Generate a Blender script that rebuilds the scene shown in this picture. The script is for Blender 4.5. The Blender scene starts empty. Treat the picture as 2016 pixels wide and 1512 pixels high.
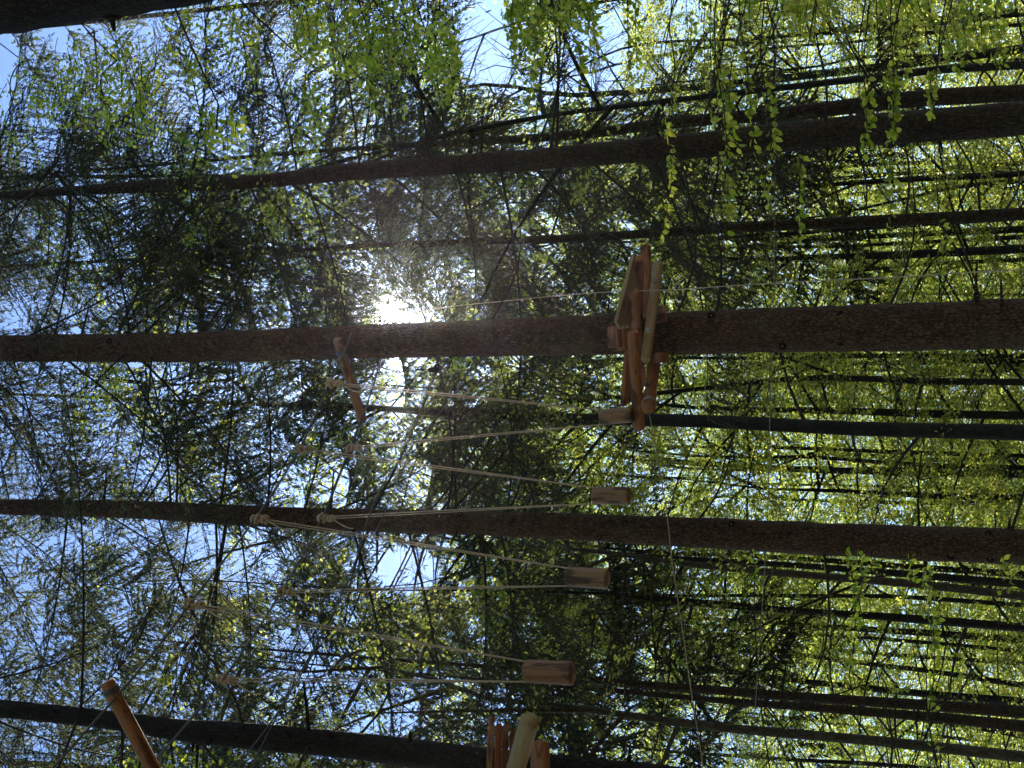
import bpy, math, random
import numpy as np
from mathutils import Vector, Matrix
R = math.radians
S = bpy.context.scene
COL = S.collection
rng = np.random.default_rng(7)
random.seed(7)

# ---------------------------------------------------------------- camera
F = 3000.0                      # focal length in pixels of the 2016 px wide photograph
PITCH = math.atan(F / 6000.0)   # trunks converge about 6000 px above the middle
EYE = np.array([0.0, 0.0, 1.6])
FW = np.array([0, math.cos(PITCH), math.sin(PITCH)])
UP = np.array([0, -math.sin(PITCH), math.cos(PITCH)])
RT = np.array([1.0, 0, 0])
cam = bpy.data.cameras.new('camera'); cam.sensor_width = 36; cam.lens = F / 2016 * 36
cam.clip_start = 0.1; cam.clip_end = 3000
camo = bpy.data.objects.new('camera', cam); COL.objects.link(camo)
m = Matrix.Identity(4)
for i in range(3):
    m[i][0] = -UP[i]; m[i][1] = RT[i]; m[i][2] = -FW[i]; m[i][3] = EYE[i]
camo.matrix_world = m          # the phone was held on its side: image left is up
S.camera = camo

def ray(x, y):
    return FW - UP * ((x - 1008) / F) + RT * ((756 - y) / F)
def P(x, y, D):                 # the place seen at (x, y) that stands D metres away over the ground
    d = ray(x, y)
    return EYE + d * (D / d[1])
def depth(p): return float(np.dot(np.asarray(p) - EYE, FW))
def PZ(x, y, z):                # the place seen at (x, y) at height z
    d = ray(x, y)
    return EYE + d * ((z - EYE[2]) / d[2])
def proj(p):
    q = np.asarray(p) - EYE
    dz = np.maximum(q @ FW, 0.05)
    return 1008 - (q @ UP) / dz * F, 756 - (q @ RT) / dz * F

# ---------------------------------------------------------------- light
sd = ray(765, 622); sd = sd / np.linalg.norm(sd)
EL = math.asin(sd[2]); AZ = math.atan2(sd[0], sd[1])
w = bpy.data.worlds.new('World'); S.world = w; w.use_nodes = True
N = w.node_tree.nodes; L = w.node_tree.links
for n in list(N): N.remove(n)
wo = N.new('ShaderNodeOutputWorld'); bg = N.new('ShaderNodeBackground')
sky = N.new('ShaderNodeTexSky'); sky.sky_type = 'NISHITA'; sky.sun_disc = False
sky.sun_elevation = EL; sky.sun_rotation = AZ; sky.air_density = 1.0; sky.dust_density = 0.05; sky.ozone_density = 3.0
bg.inputs[1].default_value = 0.092
wb = N.new('ShaderNodeMix'); wb.data_type = 'RGBA'; wb.blend_type = 'MULTIPLY'; wb.inputs[0].default_value = 1
wb.inputs[7].default_value = (0.90, 0.95, 1.08, 1)      # the phone's white balance
L.new(sky.outputs[0], wb.inputs[6]); L.new(wb.outputs[2], bg.inputs[0])
# the sun's own disc and the bright air right round it, in the sky
tc = N.new('ShaderNodeTexCoord')
dt = N.new('ShaderNodeVectorMath'); dt.operation = 'DOT_PRODUCT'; dt.inputs[1].default_value = tuple(sd)
nrm = N.new('ShaderNodeVectorMath'); nrm.operation = 'NORMALIZE'
L.new(tc.outputs['Generated'], nrm.inputs[0]); L.new(nrm.outputs[0], dt.inputs[0])
ac = N.new('ShaderNodeMath'); ac.operation = 'ARCCOSINE'; L.new(dt.outputs['Value'], ac.inputs[0])
def expfall(scale, amp):
    a = N.new('ShaderNodeMath'); a.operation = 'DIVIDE'; a.inputs[1].default_value = -R(scale); L.new(ac.outputs[0], a.inputs[0])
    b = N.new('ShaderNodeMath'); b.operation = 'EXPONENT'; L.new(a.outputs[0], b.inputs[0])
    c = N.new('ShaderNodeMath'); c.operation = 'MULTIPLY'; c.inputs[1].default_value = amp; L.new(b.outputs[0], c.inputs[0])
    return c
g1 = expfall(0.15, 70.0); g2 = expfall(1.6, 0.3)
ad = N.new('ShaderNodeMath'); ad.operation = 'ADD'; L.new(g1.outputs[0], ad.inputs[0]); L.new(g2.outputs[0], ad.inputs[1])
bg2 = N.new('ShaderNodeBackground'); bg2.inputs[0].default_value = (1.0, 0.93, 0.82, 1); L.new(ad.outputs[0], bg2.inputs[1])
ash = N.new('ShaderNodeAddShader'); L.new(bg.outputs[0], ash.inputs[0]); L.new(bg2.outputs[0], ash.inputs[1])
L.new(ash.outputs[0], wo.inputs[0])
sun = bpy.data.lights.new('sun', 'SUN'); sun.energy = 5.0; sun.angle = R(0.5); sun.color = (1.0, 0.93, 0.80)
suno = bpy.data.objects.new('sun', sun); COL.objects.link(suno)
suno.location = tuple(EYE + sd * 60)
suno.rotation_euler = Vector(tuple(sd)).to_track_quat('Z', 'Y').to_euler()
S.view_settings.view_transform = 'Standard'; S.view_settings.look = 'None'
S.view_settings.exposure = 1.35; S.view_settings.gamma = 1
try: S.view_settings.use_curve_mapping = False
except Exception: pass
S.cycles.max_bounces = 7; S.cycles.transmission_bounces = 5; S.cycles.diffuse_bounces = 4
S.cycles.sample_clamp_indirect = 3.0

# ---------------------------------------------------------------- materials
def mat(name):
    k = bpy.data.materials.new(name); k.use_nodes = True
    nt = k.node_tree
    for n in list(nt.nodes): nt.nodes.remove(n)
    return k, nt.nodes, nt.links
def ramp(N, pts):
    r = N.new('ShaderNodeValToRGB'); e = r.color_ramp.elements
    e[0].position = pts[0][0]; e[0].color = (*pts[0][1], 1)
    e[1].position = pts[-1][0]; e[1].color = (*pts[-1][1], 1)
    for p, c in pts[1:-1]:
        q = e.new(p); q.color = (*c, 1)
    return r
def bark(name, dark, mid, light, scale=14.0, stretch=0.45, bump=1.0):
    k, N, L = mat(name)
    o = N.new('ShaderNodeOutputMaterial'); b = N.new('ShaderNodeBsdfPrincipled'); L.new(b.outputs[0], o.inputs[0])
    b.inputs['Roughness'].default_value = 0.9; b.inputs['Specular IOR Level'].default_value = 0.2
    t = N.new('ShaderNodeTexCoord'); mp = N.new('ShaderNodeMapping'); mp.inputs['Scale'].default_value = (1, 1, stretch)
    L.new(t.outputs['Object'], mp.inputs[0])
    nz = N.new('ShaderNodeTexNoise'); nz.inputs['Scale'].default_value = 9; nz.inputs['Detail'].default_value = 5; L.new(mp.outputs[0], nz.inputs[0])
    mx = N.new('ShaderNodeMix'); mx.data_type = 'VECTOR'; mx.inputs[0].default_value = 0.06
    L.new(mp.outputs[0], mx.inputs[4]); L.new(nz.outputs['Color'], mx.inputs[5])
    v = N.new('ShaderNodeTexVoronoi'); v.feature = 'DISTANCE_TO_EDGE'; v.inputs['Scale'].default_value = scale * 3.0; L.new(mx.outputs[1], v.inputs[0])
    v2 = N.new('ShaderNodeTexVoronoi'); v2.inputs['Scale'].default_value = scale * 3.0; L.new(mx.outputs[1], v2.inputs[0])
    cr = ramp(N, [(0.0, (0.15,)*3), (0.10, (0.8,) * 3), (0.25, (1, 1, 1))]); L.new(v.outputs['Distance'], cr.inputs[0])
    big = N.new('ShaderNodeTexNoise'); big.inputs['Scale'].default_value = 2.2; big.inputs['Detail'].default_value = 6; L.new(mp.outputs[0], big.inputs[0])
    c1 = ramp(N, [(0.25, mid), (0.75, light)])
    ma = N.new('ShaderNodeMath'); ma.operation = 'MULTIPLY_ADD'; ma.inputs[1].default_value = 0.45
    sp = N.new('ShaderNodeSeparateColor'); L.new(v2.outputs['Color'], sp.inputs[0]); L.new(sp.outputs[0], ma.inputs[0])
    ms = N.new('ShaderNodeMath'); ms.operation = 'MULTIPLY'; ms.inputs[1].default_value = 0.75; L.new(big.outputs[0], ms.inputs[0]); L.new(ms.outputs[0], ma.inputs[2])
    L.new(ma.outputs[0], c1.inputs[0])
    mc = N.new('ShaderNodeMix'); mc.data_type = 'RGBA'; mc.inputs[6].default_value = (*dark, 1)
    L.new(cr.outputs[0], mc.inputs[0]); L.new(c1.outputs[0], mc.inputs[7])
    n3 = N.new('ShaderNodeTexNoise'); n3.inputs['Scale'].default_value = 1.1; n3.inputs['Detail'].default_value = 7; n3.inputs['Roughness'].default_value = .7; L.new(t.outputs['Object'], n3.inputs[0])
    c5 = ramp(N, [(0.52, (0, 0, 0)), (0.68, (.55,) * 3)]); L.new(n3.outputs[0], c5.inputs[0])
    m5 = N.new('ShaderNodeMix'); m5.data_type = 'RGBA'; m5.inputs[7].default_value = (light[0] * .9, light[0] * .95, light[1] * .8, 1)
    L.new(c5.outputs[0], m5.inputs[0]); L.new(mc.outputs[2], m5.inputs[6]); L.new(m5.outputs[2], b.inputs['Base Color'])
    h = N.new('ShaderNodeMath'); h.operation = 'ADD'; L.new(cr.outputs[0], h.inputs[0]); L.new(nz.outputs[0], h.inputs[1])
    bp = N.new('ShaderNodeBump'); bp.inputs['Strength'].default_value = bump; bp.inputs['Distance'].default_value = 0.012
    L.new(h.outputs[0], bp.inputs['Height']); L.new(bp.outputs[0], b.inputs['Normal'])
    return k
def leafmat(name, refl, trans_a, trans_b, tw=0.6, gloss=0.0, hue2=None):
    k, N, L = mat(name)
    o = N.new('ShaderNodeOutputMaterial')
    g = N.new('ShaderNodeNewGeometry'); ob = N.new('ShaderNodeObjectInfo')
    cr = ramp(N, [(0.0, tuple(c * .65 for c in trans_a)), (0.35, trans_a), (0.7, tuple((c + d) / 2 for c, d in zip(trans_a, trans_b))), (1.0, trans_b)]); L.new(g.outputs['Random Per Island'], cr.inputs[0])
    hs = N.new('ShaderNodeHueSaturation'); L.new(cr.outputs[0], hs.inputs['Color'])
    mr = N.new('ShaderNodeMapRange'); mr.inputs[3].default_value = 0.480; mr.inputs[4].default_value = 0.506
    L.new(ob.outputs['Random'], mr.inputs[0]); L.new(mr.outputs[0], hs.inputs['Hue'])
    wn = N.new('ShaderNodeTexWhiteNoise'); wn.noise_dimensions = '1D'; L.new(ob.outputs['Random'], wn.inputs['W'])
    m3 = N.new('ShaderNodeMapRange'); m3.inputs[3].default_value = 1.0 if name == 'leaves' else 0.72; m3.inputs[4].default_value = 1.12
    L.new(wn.outputs['Value'], m3.inputs[0]); L.new(m3.outputs[0], hs.inputs['Value'])
    d = N.new('ShaderNodeBsdfDiffuse'); d.inputs[0].default_value = (*refl, 1)
    t = N.new('ShaderNodeBsdfTranslucent'); L.new(hs.outputs[0], t.inputs[0])
    mx = N.new('ShaderNodeMixShader'); mx.inputs[0].default_value = tw
    L.new(d.outputs[0], mx.inputs[1]); L.new(t.outputs[0], mx.inputs[2])
    if gloss > 0:
        gl = N.new('ShaderNodeBsdfGlossy'); gl.inputs['Roughness'].default_value = 0.38; gl.inputs[0].default_value = (0.9, 0.95, 1, 1)
        m2 = N.new('ShaderNodeMixShader'); m2.inputs[0].default_value = gloss
        L.new(mx.outputs[0], m2.inputs[1]); L.new(gl.outputs[0], m2.inputs[2]); mx = m2
    L.new(mx.outputs[0], o.inputs[0])
    return k
def woodmat(name, a, b, dark, scale=1.0, knots=True):
    k, N, L = mat(name)
    o = N.new('ShaderNodeOutputMaterial'); p = N.new('ShaderNodeBsdfPrincipled'); L.new(p.outputs[0], o.inputs[0])
    p.inputs['Roughness'].default_value = 0.62; p.inputs['Specular IOR Level'].default_value = 0.35
    t = N.new('ShaderNodeTexCoord'); mp = N.new('ShaderNodeMapping'); mp.inputs['Scale'].default_value = (9 * scale, 9 * scale, 0.8 * scale)
    ob = N.new('ShaderNodeObjectInfo')
    va = N.new('ShaderNodeVectorMath'); va.operation = 'ADD'
    ml = N.new('ShaderNodeMath'); ml.operation = 'MULTIPLY'; ml.inputs[1].default_value = 37; L.new(ob.outputs['Random'], ml.inputs[0])
    L.new(t.outputs['Object'], va.inputs[0]); L.new(ml.outputs[0], va.inputs[1])
    L.new(va.outputs[0], mp.inputs[0])
    n = N.new('ShaderNodeTexNoise'); n.inputs['Scale'].default_value = 3.0; n.inputs['Detail'].default_value = 8; n.inputs['Distortion'].default_value = 1.4
    L.new(mp.outputs[0], n.inputs[0])
    cr = ramp(N, [(0.30, a), (0.55, b), (0.72, a)]); L.new(n.outputs[0], cr.inputs[0])
    mp2 = N.new('ShaderNodeMapping'); mp2.inputs['Scale'].default_value = (5, 5, 1.6); L.new(va.outputs[0], mp2.inputs[0])
    n2 = N.new('ShaderNodeTexNoise'); n2.inputs['Scale'].default_value = 1.9; n2.inputs['Detail'].default_value = 4; L.new(mp2.outputs[0], n2.inputs[0])
    c2 = ramp(N, [(0.54, (0, 0, 0)), (0.62, (1, 1, 1))]); L.new(n2.outputs[0], c2.inputs[0])
    mc = N.new('ShaderNodeMix'); mc.data_type = 'RGBA'; mc.inputs[7].default_value = (*dark, 1)
    mu = N.new('ShaderNodeMath'); mu.operation = 'MULTIPLY'; mu.inputs[1].default_value = 0.8 if knots else 0.25; L.new(c2.outputs[0], mu.inputs[0])
    L.new(mu.outputs[0], mc.inputs[0]); L.new(cr.outputs[0], mc.inputs[6])
    # drying cracks along the grain
    mp3 = N.new('ShaderNodeMapping'); mp3.inputs['Scale'].default_value = (16, 16, 0.5); L.new(va.outputs[0], mp3.inputs[0])
    v = N.new('ShaderNodeTexVoronoi'); v.feature = 'DISTANCE_TO_EDGE'; v.inputs['Scale'].default_value = 1.2; L.new(mp3.outputs[0], v.inputs[0])
    c3 = ramp(N, [(0.0, (0.4,) * 3), (0.02, (1, 1, 1))]); L.new(v.outputs['Distance'], c3.inputs[0])
    m4 = N.new('ShaderNodeMix'); m4.data_type = 'RGBA'; m4.blend_type = 'MULTIPLY'; m4.inputs[0].default_value = 1
    L.new(mc.outputs[2], m4.inputs[6]); L.new(c3.outputs[0], m4.inputs[7]); L.new(m4.outputs[2], p.inputs['Base Color'])
    bp = N.new('ShaderNodeBump'); bp.inputs['Strength'].default_value = 0.5; bp.inputs['Distance'].default_value = 0.004
    L.new(n.outputs[0], bp.inputs['Height']); L.new(bp.outputs[0], p.inputs['Normal'])
    return k
def plain(name, col, rough=0.6, metal=0.0, nscale=30, var=0.3):
    k, N, L = mat(name)
    o = N.new('ShaderNodeOutputMaterial'); p = N.new('ShaderNodeBsdfPrincipled'); L.new(p.outputs[0], o.inputs[0])
    p.inputs['Roughness'].default_value = rough; p.inputs['Metallic'].default_value = metal
    n = N.new('ShaderNodeTexNoise'); n.inputs['Scale'].default_value = nscale; n.inputs['Detail'].default_value = 4
    cr = ramp(N, [(0.3, tuple(c * (1 - var) for c in col)), (0.7, tuple(min(1, c * (1 + var)) for c in col))])
    L.new(n.outputs[0], cr.inputs[0]); L.new(cr.outputs[0], p.inputs['Base Color'])
    return k
M = {
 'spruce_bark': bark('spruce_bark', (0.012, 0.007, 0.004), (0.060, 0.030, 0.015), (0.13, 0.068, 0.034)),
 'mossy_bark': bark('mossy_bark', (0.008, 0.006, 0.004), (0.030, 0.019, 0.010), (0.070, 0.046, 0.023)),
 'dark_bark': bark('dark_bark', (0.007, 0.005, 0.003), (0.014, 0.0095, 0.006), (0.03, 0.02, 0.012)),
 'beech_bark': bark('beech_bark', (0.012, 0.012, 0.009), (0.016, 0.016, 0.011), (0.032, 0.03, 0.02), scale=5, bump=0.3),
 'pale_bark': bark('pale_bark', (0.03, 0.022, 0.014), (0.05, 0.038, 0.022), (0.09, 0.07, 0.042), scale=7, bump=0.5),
 'twig': plain('twig', (0.028, 0.02, 0.014), 0.9),
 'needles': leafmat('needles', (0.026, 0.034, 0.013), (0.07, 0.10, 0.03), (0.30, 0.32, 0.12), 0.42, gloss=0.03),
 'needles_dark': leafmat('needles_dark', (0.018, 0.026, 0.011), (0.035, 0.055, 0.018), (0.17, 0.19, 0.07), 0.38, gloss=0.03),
 'leaves': leafmat('leaves', (0.05, 0.085, 0.018), (0.34, 0.48, 0.02), (0.88, 0.88, 0.09), 0.74, gloss=0.04),
 'leaves_far': leafmat('leaves_far', (0.045, 0.075, 0.02), (0.26, 0.40, 0.025), (0.90, 0.92, 0.17), 0.74, gloss=0.05),
 'red_wood': woodmat('red_wood', (0.24, 0.088, 0.032), (0.37, 0.145, 0.055), (0.06, 0.022, 0.012)),
 'pale_wood': woodmat('pale_wood', (0.27, 0.175, 0.075), (0.36, 0.245, 0.11), (0.13, 0.09, 0.045), knots=False),
 'brown_wood': woodmat('brown_wood', (0.22, 0.09, 0.04), (0.30, 0.15, 0.07), (0.06, 0.025, 0.015)),
 'grey_wood': woodmat('grey_wood', (0.20, 0.10, 0.045), (0.30, 0.165, 0.08), (0.025, 0.014, 0.01)),
 'rope': plain('rope', (0.42, 0.30, 0.19), 0.85, nscale=200),
 'pale_rope': plain('pale_rope', (0.3, 0.28, 0.23), 0.8, nscale=200),
 'steel_wire': plain('steel_wire', (0.09, 0.09, 0.09), 0.5, 0.3),
 'bolt_metal': plain('bolt_metal', (0.3, 0.29, 0.27), 0.3, 1.0, var=0.1),
}

# ---------------------------------------------------------------- mesh helpers
def link(name, me, parent=None):
    o = bpy.data.objects.new(name, me); COL.objects.link(o)
    if parent is not None: o.parent = parent
    return o
def root(name, loc, label, cat, group=None):
    o = bpy.data.objects.new(name, None); COL.objects.link(o)
    o.location = tuple(loc); o.empty_display_size = 0.3
    o['label'] = label; o['category'] = cat
    if group: o['group'] = group
    return o
class MB:
    """collects vertices and faces (numpy) and links them as one mesh"""
    def __init__(s): s.v = []; s.f = {}; s.n = 0
    def add(s, v, f):
        v = np.asarray(v, float).reshape(-1, 3); f = np.asarray(f, int)
        if len(v) == 0 or len(f) == 0: return
        s.f.setdefault(f.shape[1], []).append(f + s.n); s.v.append(v); s.n += len(v)
    def tube(s, pts, rad, seg=8, caps=True, rough=0.0, round_cap=False):
        pts = np.asarray(pts, float); n = len(pts)
        rad = np.full(n, rad) if np.isscalar(rad) else np.asarray(rad, float)
        t = np.gradient(pts, axis=0); t /= np.linalg.norm(t, axis=1)[:, None] + 1e-9
        ref = np.array([0.0, 0, 1]) if abs(t[0][2]) < 0.8 else np.array([0.0, 1, 0])
        a = np.cross(t, ref); a /= np.linalg.norm(a, axis=1)[:, None] + 1e-9
        b = np.cross(t, a)
        th = np.linspace(0, 2 * np.pi, seg, endpoint=False)
        rr = rad[:, None] * (1 + (rough * rng.normal(size=(n, seg)) if rough else 0))
        v = pts[:, None, :] + rr[..., None] * (np.cos(th)[None, :, None] * a[:, None, :] + np.sin(th)[None, :, None] * b[:, None, :])
        i = np.arange(n - 1)[:, None] * seg; j = np.arange(seg)[None, :]; k = (j + 1) % seg
        f = np.stack([i + j, i + k, i + seg + k, i + seg + j], -1).reshape(-1, 4)
        s.add(v.reshape(-1, 3), f)
        if caps:
            base = s.n - n * seg
            for e, q in ((0, -1), (n - 1, 1)):
                c = pts[e]; ring = base + e * seg + np.arange(seg)
                s.v.append(c[None, :]); ci = s.n; s.n += 1
                fr = np.stack([ring, np.roll(ring, -1), np.full(seg, ci)], -1)
                if q < 0: fr = fr[:, ::-1]
                s.f.setdefault(3, []).append(fr)
    def build(s, name, m_, parent=None, smooth=True, origin=None):
        me = bpy.data.meshes.new(name)
        if s.n:
            v = np.concatenate(s.v)
            if origin is None and parent is not None: origin = np.array(parent.matrix_basis.translation)
            if origin is not None: v = v - np.asarray(origin)
            me.vertices.add(len(v)); me.vertices.foreach_set('co', v.astype(np.float32).ravel())
            idx = []; st = []; tot = []; p = 0
            for k, fl in s.f.items():
                f = np.concatenate(fl); idx.append(f.ravel()); st.append(p + np.arange(len(f)) * k); tot.append(np.full(len(f), k)); p += f.size
            idx = np.concatenate(idx); st = np.concatenate(st); tot = np.concatenate(tot)
            me.loops.add(len(idx)); me.loops.foreach_set('vertex_index', idx.astype(np.int32))
            me.polygons.add(len(st)); me.polygons.foreach_set('loop_start', st.astype(np.int32))
            me.polygons.foreach_set('use_smooth', np.full(len(st), smooth))
            me.update(calc_edges=True); me.validate()
        me.materials.append(m_)
        o = link(name, me, parent)
        if parent is None and origin is not None: o.location = tuple(origin)
        return o

def spline(pts, n):
    pts = np.asarray(pts, float)
    if len(pts) < 3:
        u = np.linspace(0, 1, n)[:, None]; return pts[0] * (1 - u) + pts[-1] * u
    d = np.r_[0, np.cumsum(np.linalg.norm(np.diff(pts, axis=0), axis=1))]; u = np.linspace(0, d[-1], n)
    t = np.gradient(pts, d, axis=0)
    i = np.clip(np.searchsorted(d, u, side='right') - 1, 0, len(d) - 2); h = (d[i + 1] - d[i])
    s = ((u - d[i]) / h)[:, None]; h = h[:, None]
    return (2*s**3-3*s**2+1)*pts[i] + (s**3-2*s**2+s)*h*t[i] + (-2*s**3+3*s**2)*pts[i+1] + (s**3-s**2)*h*t[i+1]

# ---------------------------------------------------------------- foliage prototypes
def unit(v): return v / (np.linalg.norm(v, axis=-1, keepdims=True) + 1e-9)
def leaf_faces(c, ax, nrm, ln, wd, kind):
    """c base points, ax length axis, nrm normal -> vertices and faces, one island each"""
    n = len(c); ax = unit(ax); sd_ = unit(np.cross(nrm, ax)); up = np.cross(ax, sd_)
    ln = np.broadcast_to(ln, (n,))[:, None]; wd = np.broadcast_to(wd, (n,))[:, None]
    if kind == 'quad':
        v = np.stack([c, c + ax*ln*.45 + sd_*wd*.5, c + ax*ln, c + ax*ln*.45 - sd_*wd*.5], 1)
        return v.reshape(-1, 3), np.arange(n * 4).reshape(n, 4)
    if kind == 'sliver':
        v = np.stack([c - sd_*wd*.35, c + sd_*wd*.35, c + ax*ln*.6 + sd_*wd*.5, c + ax*ln, c + ax*ln*.6 - sd_*wd*.5], 1)
        return v.reshape(-1, 3), np.arange(n * 5).reshape(n, 5)
    # oval leaf, folded along its midrib: two quads each side sharing the rib
    f1, f2, f3 = .25, .62, .98
    cup = up * ln * .07
    v = np.stack([c, c + ax*ln*.3 + sd_*wd*.46 + cup, c + ax*ln*.68 + sd_*wd*.38 + cup, c + ax*ln,
                  c + ax*ln*.68 - sd_*wd*.38 + cup, c + ax*ln*.3 - sd_*wd*.46 + cup], 1)
    b = np.arange(n)[:, None] * 6
    f = np.concatenate([b + np.array([[0, 1, 2, 3]]), b + np.array([[0, 3, 4, 5]])])
    return v.reshape(-1, 3), f

def spruce_branch(r, Lb=2.6, spacing=0.065, sliver=0.040, w=0.0085, droop=0.22, bare=0.2, hang=0.7):
    """one limb along +x with side twigs: returns limb points, radii, twig list, shoots"""
    n = 12; u = np.linspace(0, 1, n)
    limb = np.stack([u * Lb, 0.06*np.sin(u*3+r.uniform(0, 6)), -droop*Lb*0.35*np.sin(u*np.pi*0.75) + 0.12*Lb*u**2], 1)
    rad = 0.018 * (1 - u) ** 0.8 + 0.0035
    tw = []; C = []; A = []
    for side in (-1, 1):
        s = bare + r.uniform(0, .05)
        while s < 1:
            base = np.array([np.interp(s, u, limb[:, k]) for k in range(3)])
            if r.uniform() < 0.93:
                tl = (0.16 + 0.5 * math.sin(min(1, (1 - s) * 1.3 + 0.12) * math.pi / 2)) * r.uniform(0.55, 1.15) * Lb / 2.6
                ang = R(r.uniform(42, 70)); hz = np.array([math.cos(ang), side*math.sin(ang), 0])
                k = 5; q = np.linspace(0, 1, k)[:, None]
                pts = base + hz * tl * q + np.array([0, 0, -1]) * tl * hang * q ** 1.7 + r.normal(size=3) * 0.02 * q
                tw.append(pts)
                m_ = max(4, int(tl / 0.0095))
                qq = r.uniform(0.05, 1, m_)
                cc = np.stack([np.interp(qq, q[:, 0], pts[:, j]) for j in range(3)], 1)
                d = unit(np.stack([np.interp(qq, q[:, 0], np.gradient(pts[:, j])) for j in range(3)], 1))
                sidev = unit(np.cross(d, np.array([0, 0, 1.0])) + 1e-6)
                ax = d * r.uniform(.35, 1, (m_, 1)) + sidev * r.choice([-1, 1], (m_, 1)) * r.uniform(.3, .9, (m_, 1)) + np.array([0, 0, -1]) * r.uniform(-.1, .9, (m_, 1))
                C.append(cc); A.append(ax)
            s += spacing / Lb * r.uniform(0.7, 1.5)
    C = np.concatenate(C); A = unit(np.concatenate(A))
    nr = unit(np.cross(A, r.normal(size=C.shape)))
    ln = sliver * r.uniform(.6, 1.35, len(C))
    v, f = leaf_faces(C, A, nr, ln, w * r.uniform(.8, 1.4, len(C)), 'sliver')
    return dict(limb=limb, rad=rad, tw=tw, v=v, f=f, k=5)

def beech_spray(r, Ls=1.0, Wd=0.55, n=70, leaf=0.06, tilt=0.35, kind='oval', droop=0.15):
    """flat layered spray along +x"""
    u = r.uniform(0, 1, n) ** 0.8; y = r.uniform(-1, 1, n) * Wd * np.sin(np.clip(u*1.15+.1, 0, 1) * np.pi) ** .7
    z = -droop * Ls * u ** 2 + r.normal(size=n) * 0.05
    c = np.stack([u * Ls, y, z], 1)
    ax = np.stack([np.full(n, 0.8), np.sign(y) * 0.5, np.full(n, -0.35)], 1) + r.normal(size=(n, 3)) * 0.35
    nr = np.array([0, 0, 1.0]) + r.normal(size=(n, 3)) * tilt
    v, f = leaf_faces(c, ax, nr, leaf * r.uniform(.7, 1.2, n), leaf * .68, kind)
    tw = [np.array([[0, 0, 0], [Ls*.5, 0, -droop*Ls*.25], [Ls, 0, -droop*Ls]])]
    for _ in range(3):
        a = r.uniform(.15, .7); sgn = r.choice([-1, 1])
        tw.append(np.array([[a*Ls, 0, -droop*Ls*a*a], [(a+.2)*Ls, sgn*Wd*.5, -droop*Ls*a*a-.02]]))
    return dict(tw=tw, v=v, f=f, k=f.shape[1])
rp = np.random.default_rng(11)
SPR = [spruce_branch(rp) for _ in range(6)]
SPR_D = [spruce_branch(rp, spacing=0.05, droop=0.5, bare=0.08, hang=0.9) for _ in range(5)]
SPR_FAR = [spruce_branch(rp, spacing=0.13, sliver=0.085, w=0.017, droop=0.5, bare=0.06, hang=0.9) for _ in range(5)]
BEE = [beech_spray(rp, n=90) for _ in range(6)]
BEE_FAR = [beech_spray(rp, 1.3, 0.62, 175, leaf=0.056, tilt=0.6, kind='quad', droop=0.3) for _ in range(6)]
BEE_VFAR = [beech_spray(rp, 1.5, 0.8, 95, leaf=0.085, tilt=0.7, kind='quad', droop=0.3) for _ in range(6)]

# directions in which the canopy is open (photo pixels: centre, half sizes, chance that a spray is missing)
GAPS = [(960, 95, 75, 100, .98), (1165, 110, 70, 95, .97), (1085, 175, 70, 30, .8), (555, 80, 24, 70, .8), (765, 616, 20, 19, 1.0), (775, 596, 55, 45, .3),
        (800, 1125, 80, 58, .97), (400, 1062, 60, 38, .75), (455, 1150, 36, 36, .75), (790, 1400, 36, 60, .8), (585, 1290, 60, 60, .5),
        (250, 1050, 110, 34, .7), (500, 1120, 80, 44, .65), (330, 1140, 50, 30, .5), (120, 1060, 40, 26, .6), (610, 1300, 60, 40, .5), (720, 1400, 60, 36, .6), (285, 920, 60, 40, .5), (700, 1330, 60, 26, .4), (60, 800, 34, 40, .6), (240, 870, 60, 70, .4), (835, 660, 40, 50, .8), (660, 1400, 50, 40, .55),
        (180, 590, 90, 40, .45), (340, 1390, 40, 20, .5), (850, 420, 70, 60, .35), (1010, 160, 30, 30, .6), (730, 1060, 40, 30, .6),
        (280, 120, 50, 40, .3), (430, 200, 40, 40, .4), (900, 540, 70, 50, .35), (1040, 490, 60, 30, .3), (1440, 690, 30, 20, .6)]
def open_dir(p, r):
    x, y = proj(p)
    for gx, gy, ax, ay, c in GAPS:
        if ((x - gx) / ax) ** 2 + ((y - gy) / ay) ** 2 < 1 and r.uniform() < c: return True
    return False
def inview(p, mx=260, my=260):
    x, y = proj(p); q = depth(p)
    return q > 0.5 and -mx < x < 2016 + mx and -my < y < 1512 + my
def rotm(az, pitch, roll=0.0, s=1.0):
    ca, sa, cp, sp_, cr, sr = math.cos(az), math.sin(az), math.cos(pitch), math.sin(pitch), math.cos(roll), math.sin(roll)
    Rz = np.array([[ca, -sa, 0], [sa, ca, 0], [0, 0, 1]]); Ry = np.array([[cp, 0, -sp_], [0, 1, 0], [sp_, 0, cp]]); Rx = np.array([[1, 0, 0], [0, cr, -sr], [0, sr, cr]])
    return (Rz @ Ry @ Rx) * s

def island_cull(v, f, k, nv, r):
    """drop whole leaves that lie in an open direction of the canopy"""
    n = len(v) // nv; c = v.reshape(n, nv, 3)[:, 0]
    x, y = proj(c); keep = np.ones(n, bool); rr = r.uniform(size=n)
    for gx, gy, ax, ay, ch in GAPS:
        keep &= ~((((x - gx) / ax) ** 2 + ((y - gy) / ay) ** 2 < .6 + .9 * r.uniform(size=n) ** 2) & (rr < ch))
    v2 = v.reshape(n, nv, 3)[keep].reshape(-1, 3); m_ = int(keep.sum())
    if k == 4 and nv == 6:
        b = np.arange(m_)[:, None] * 6
        f2 = np.concatenate([b + np.array([[0, 1, 2, 3]]), b + np.array([[0, 3, 4, 5]])])
    else: f2 = np.arange(m_ * nv).reshape(m_, nv)
    return v2, f2
NV = {'s': 5, 'o': 6, 'q': 4}

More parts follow.
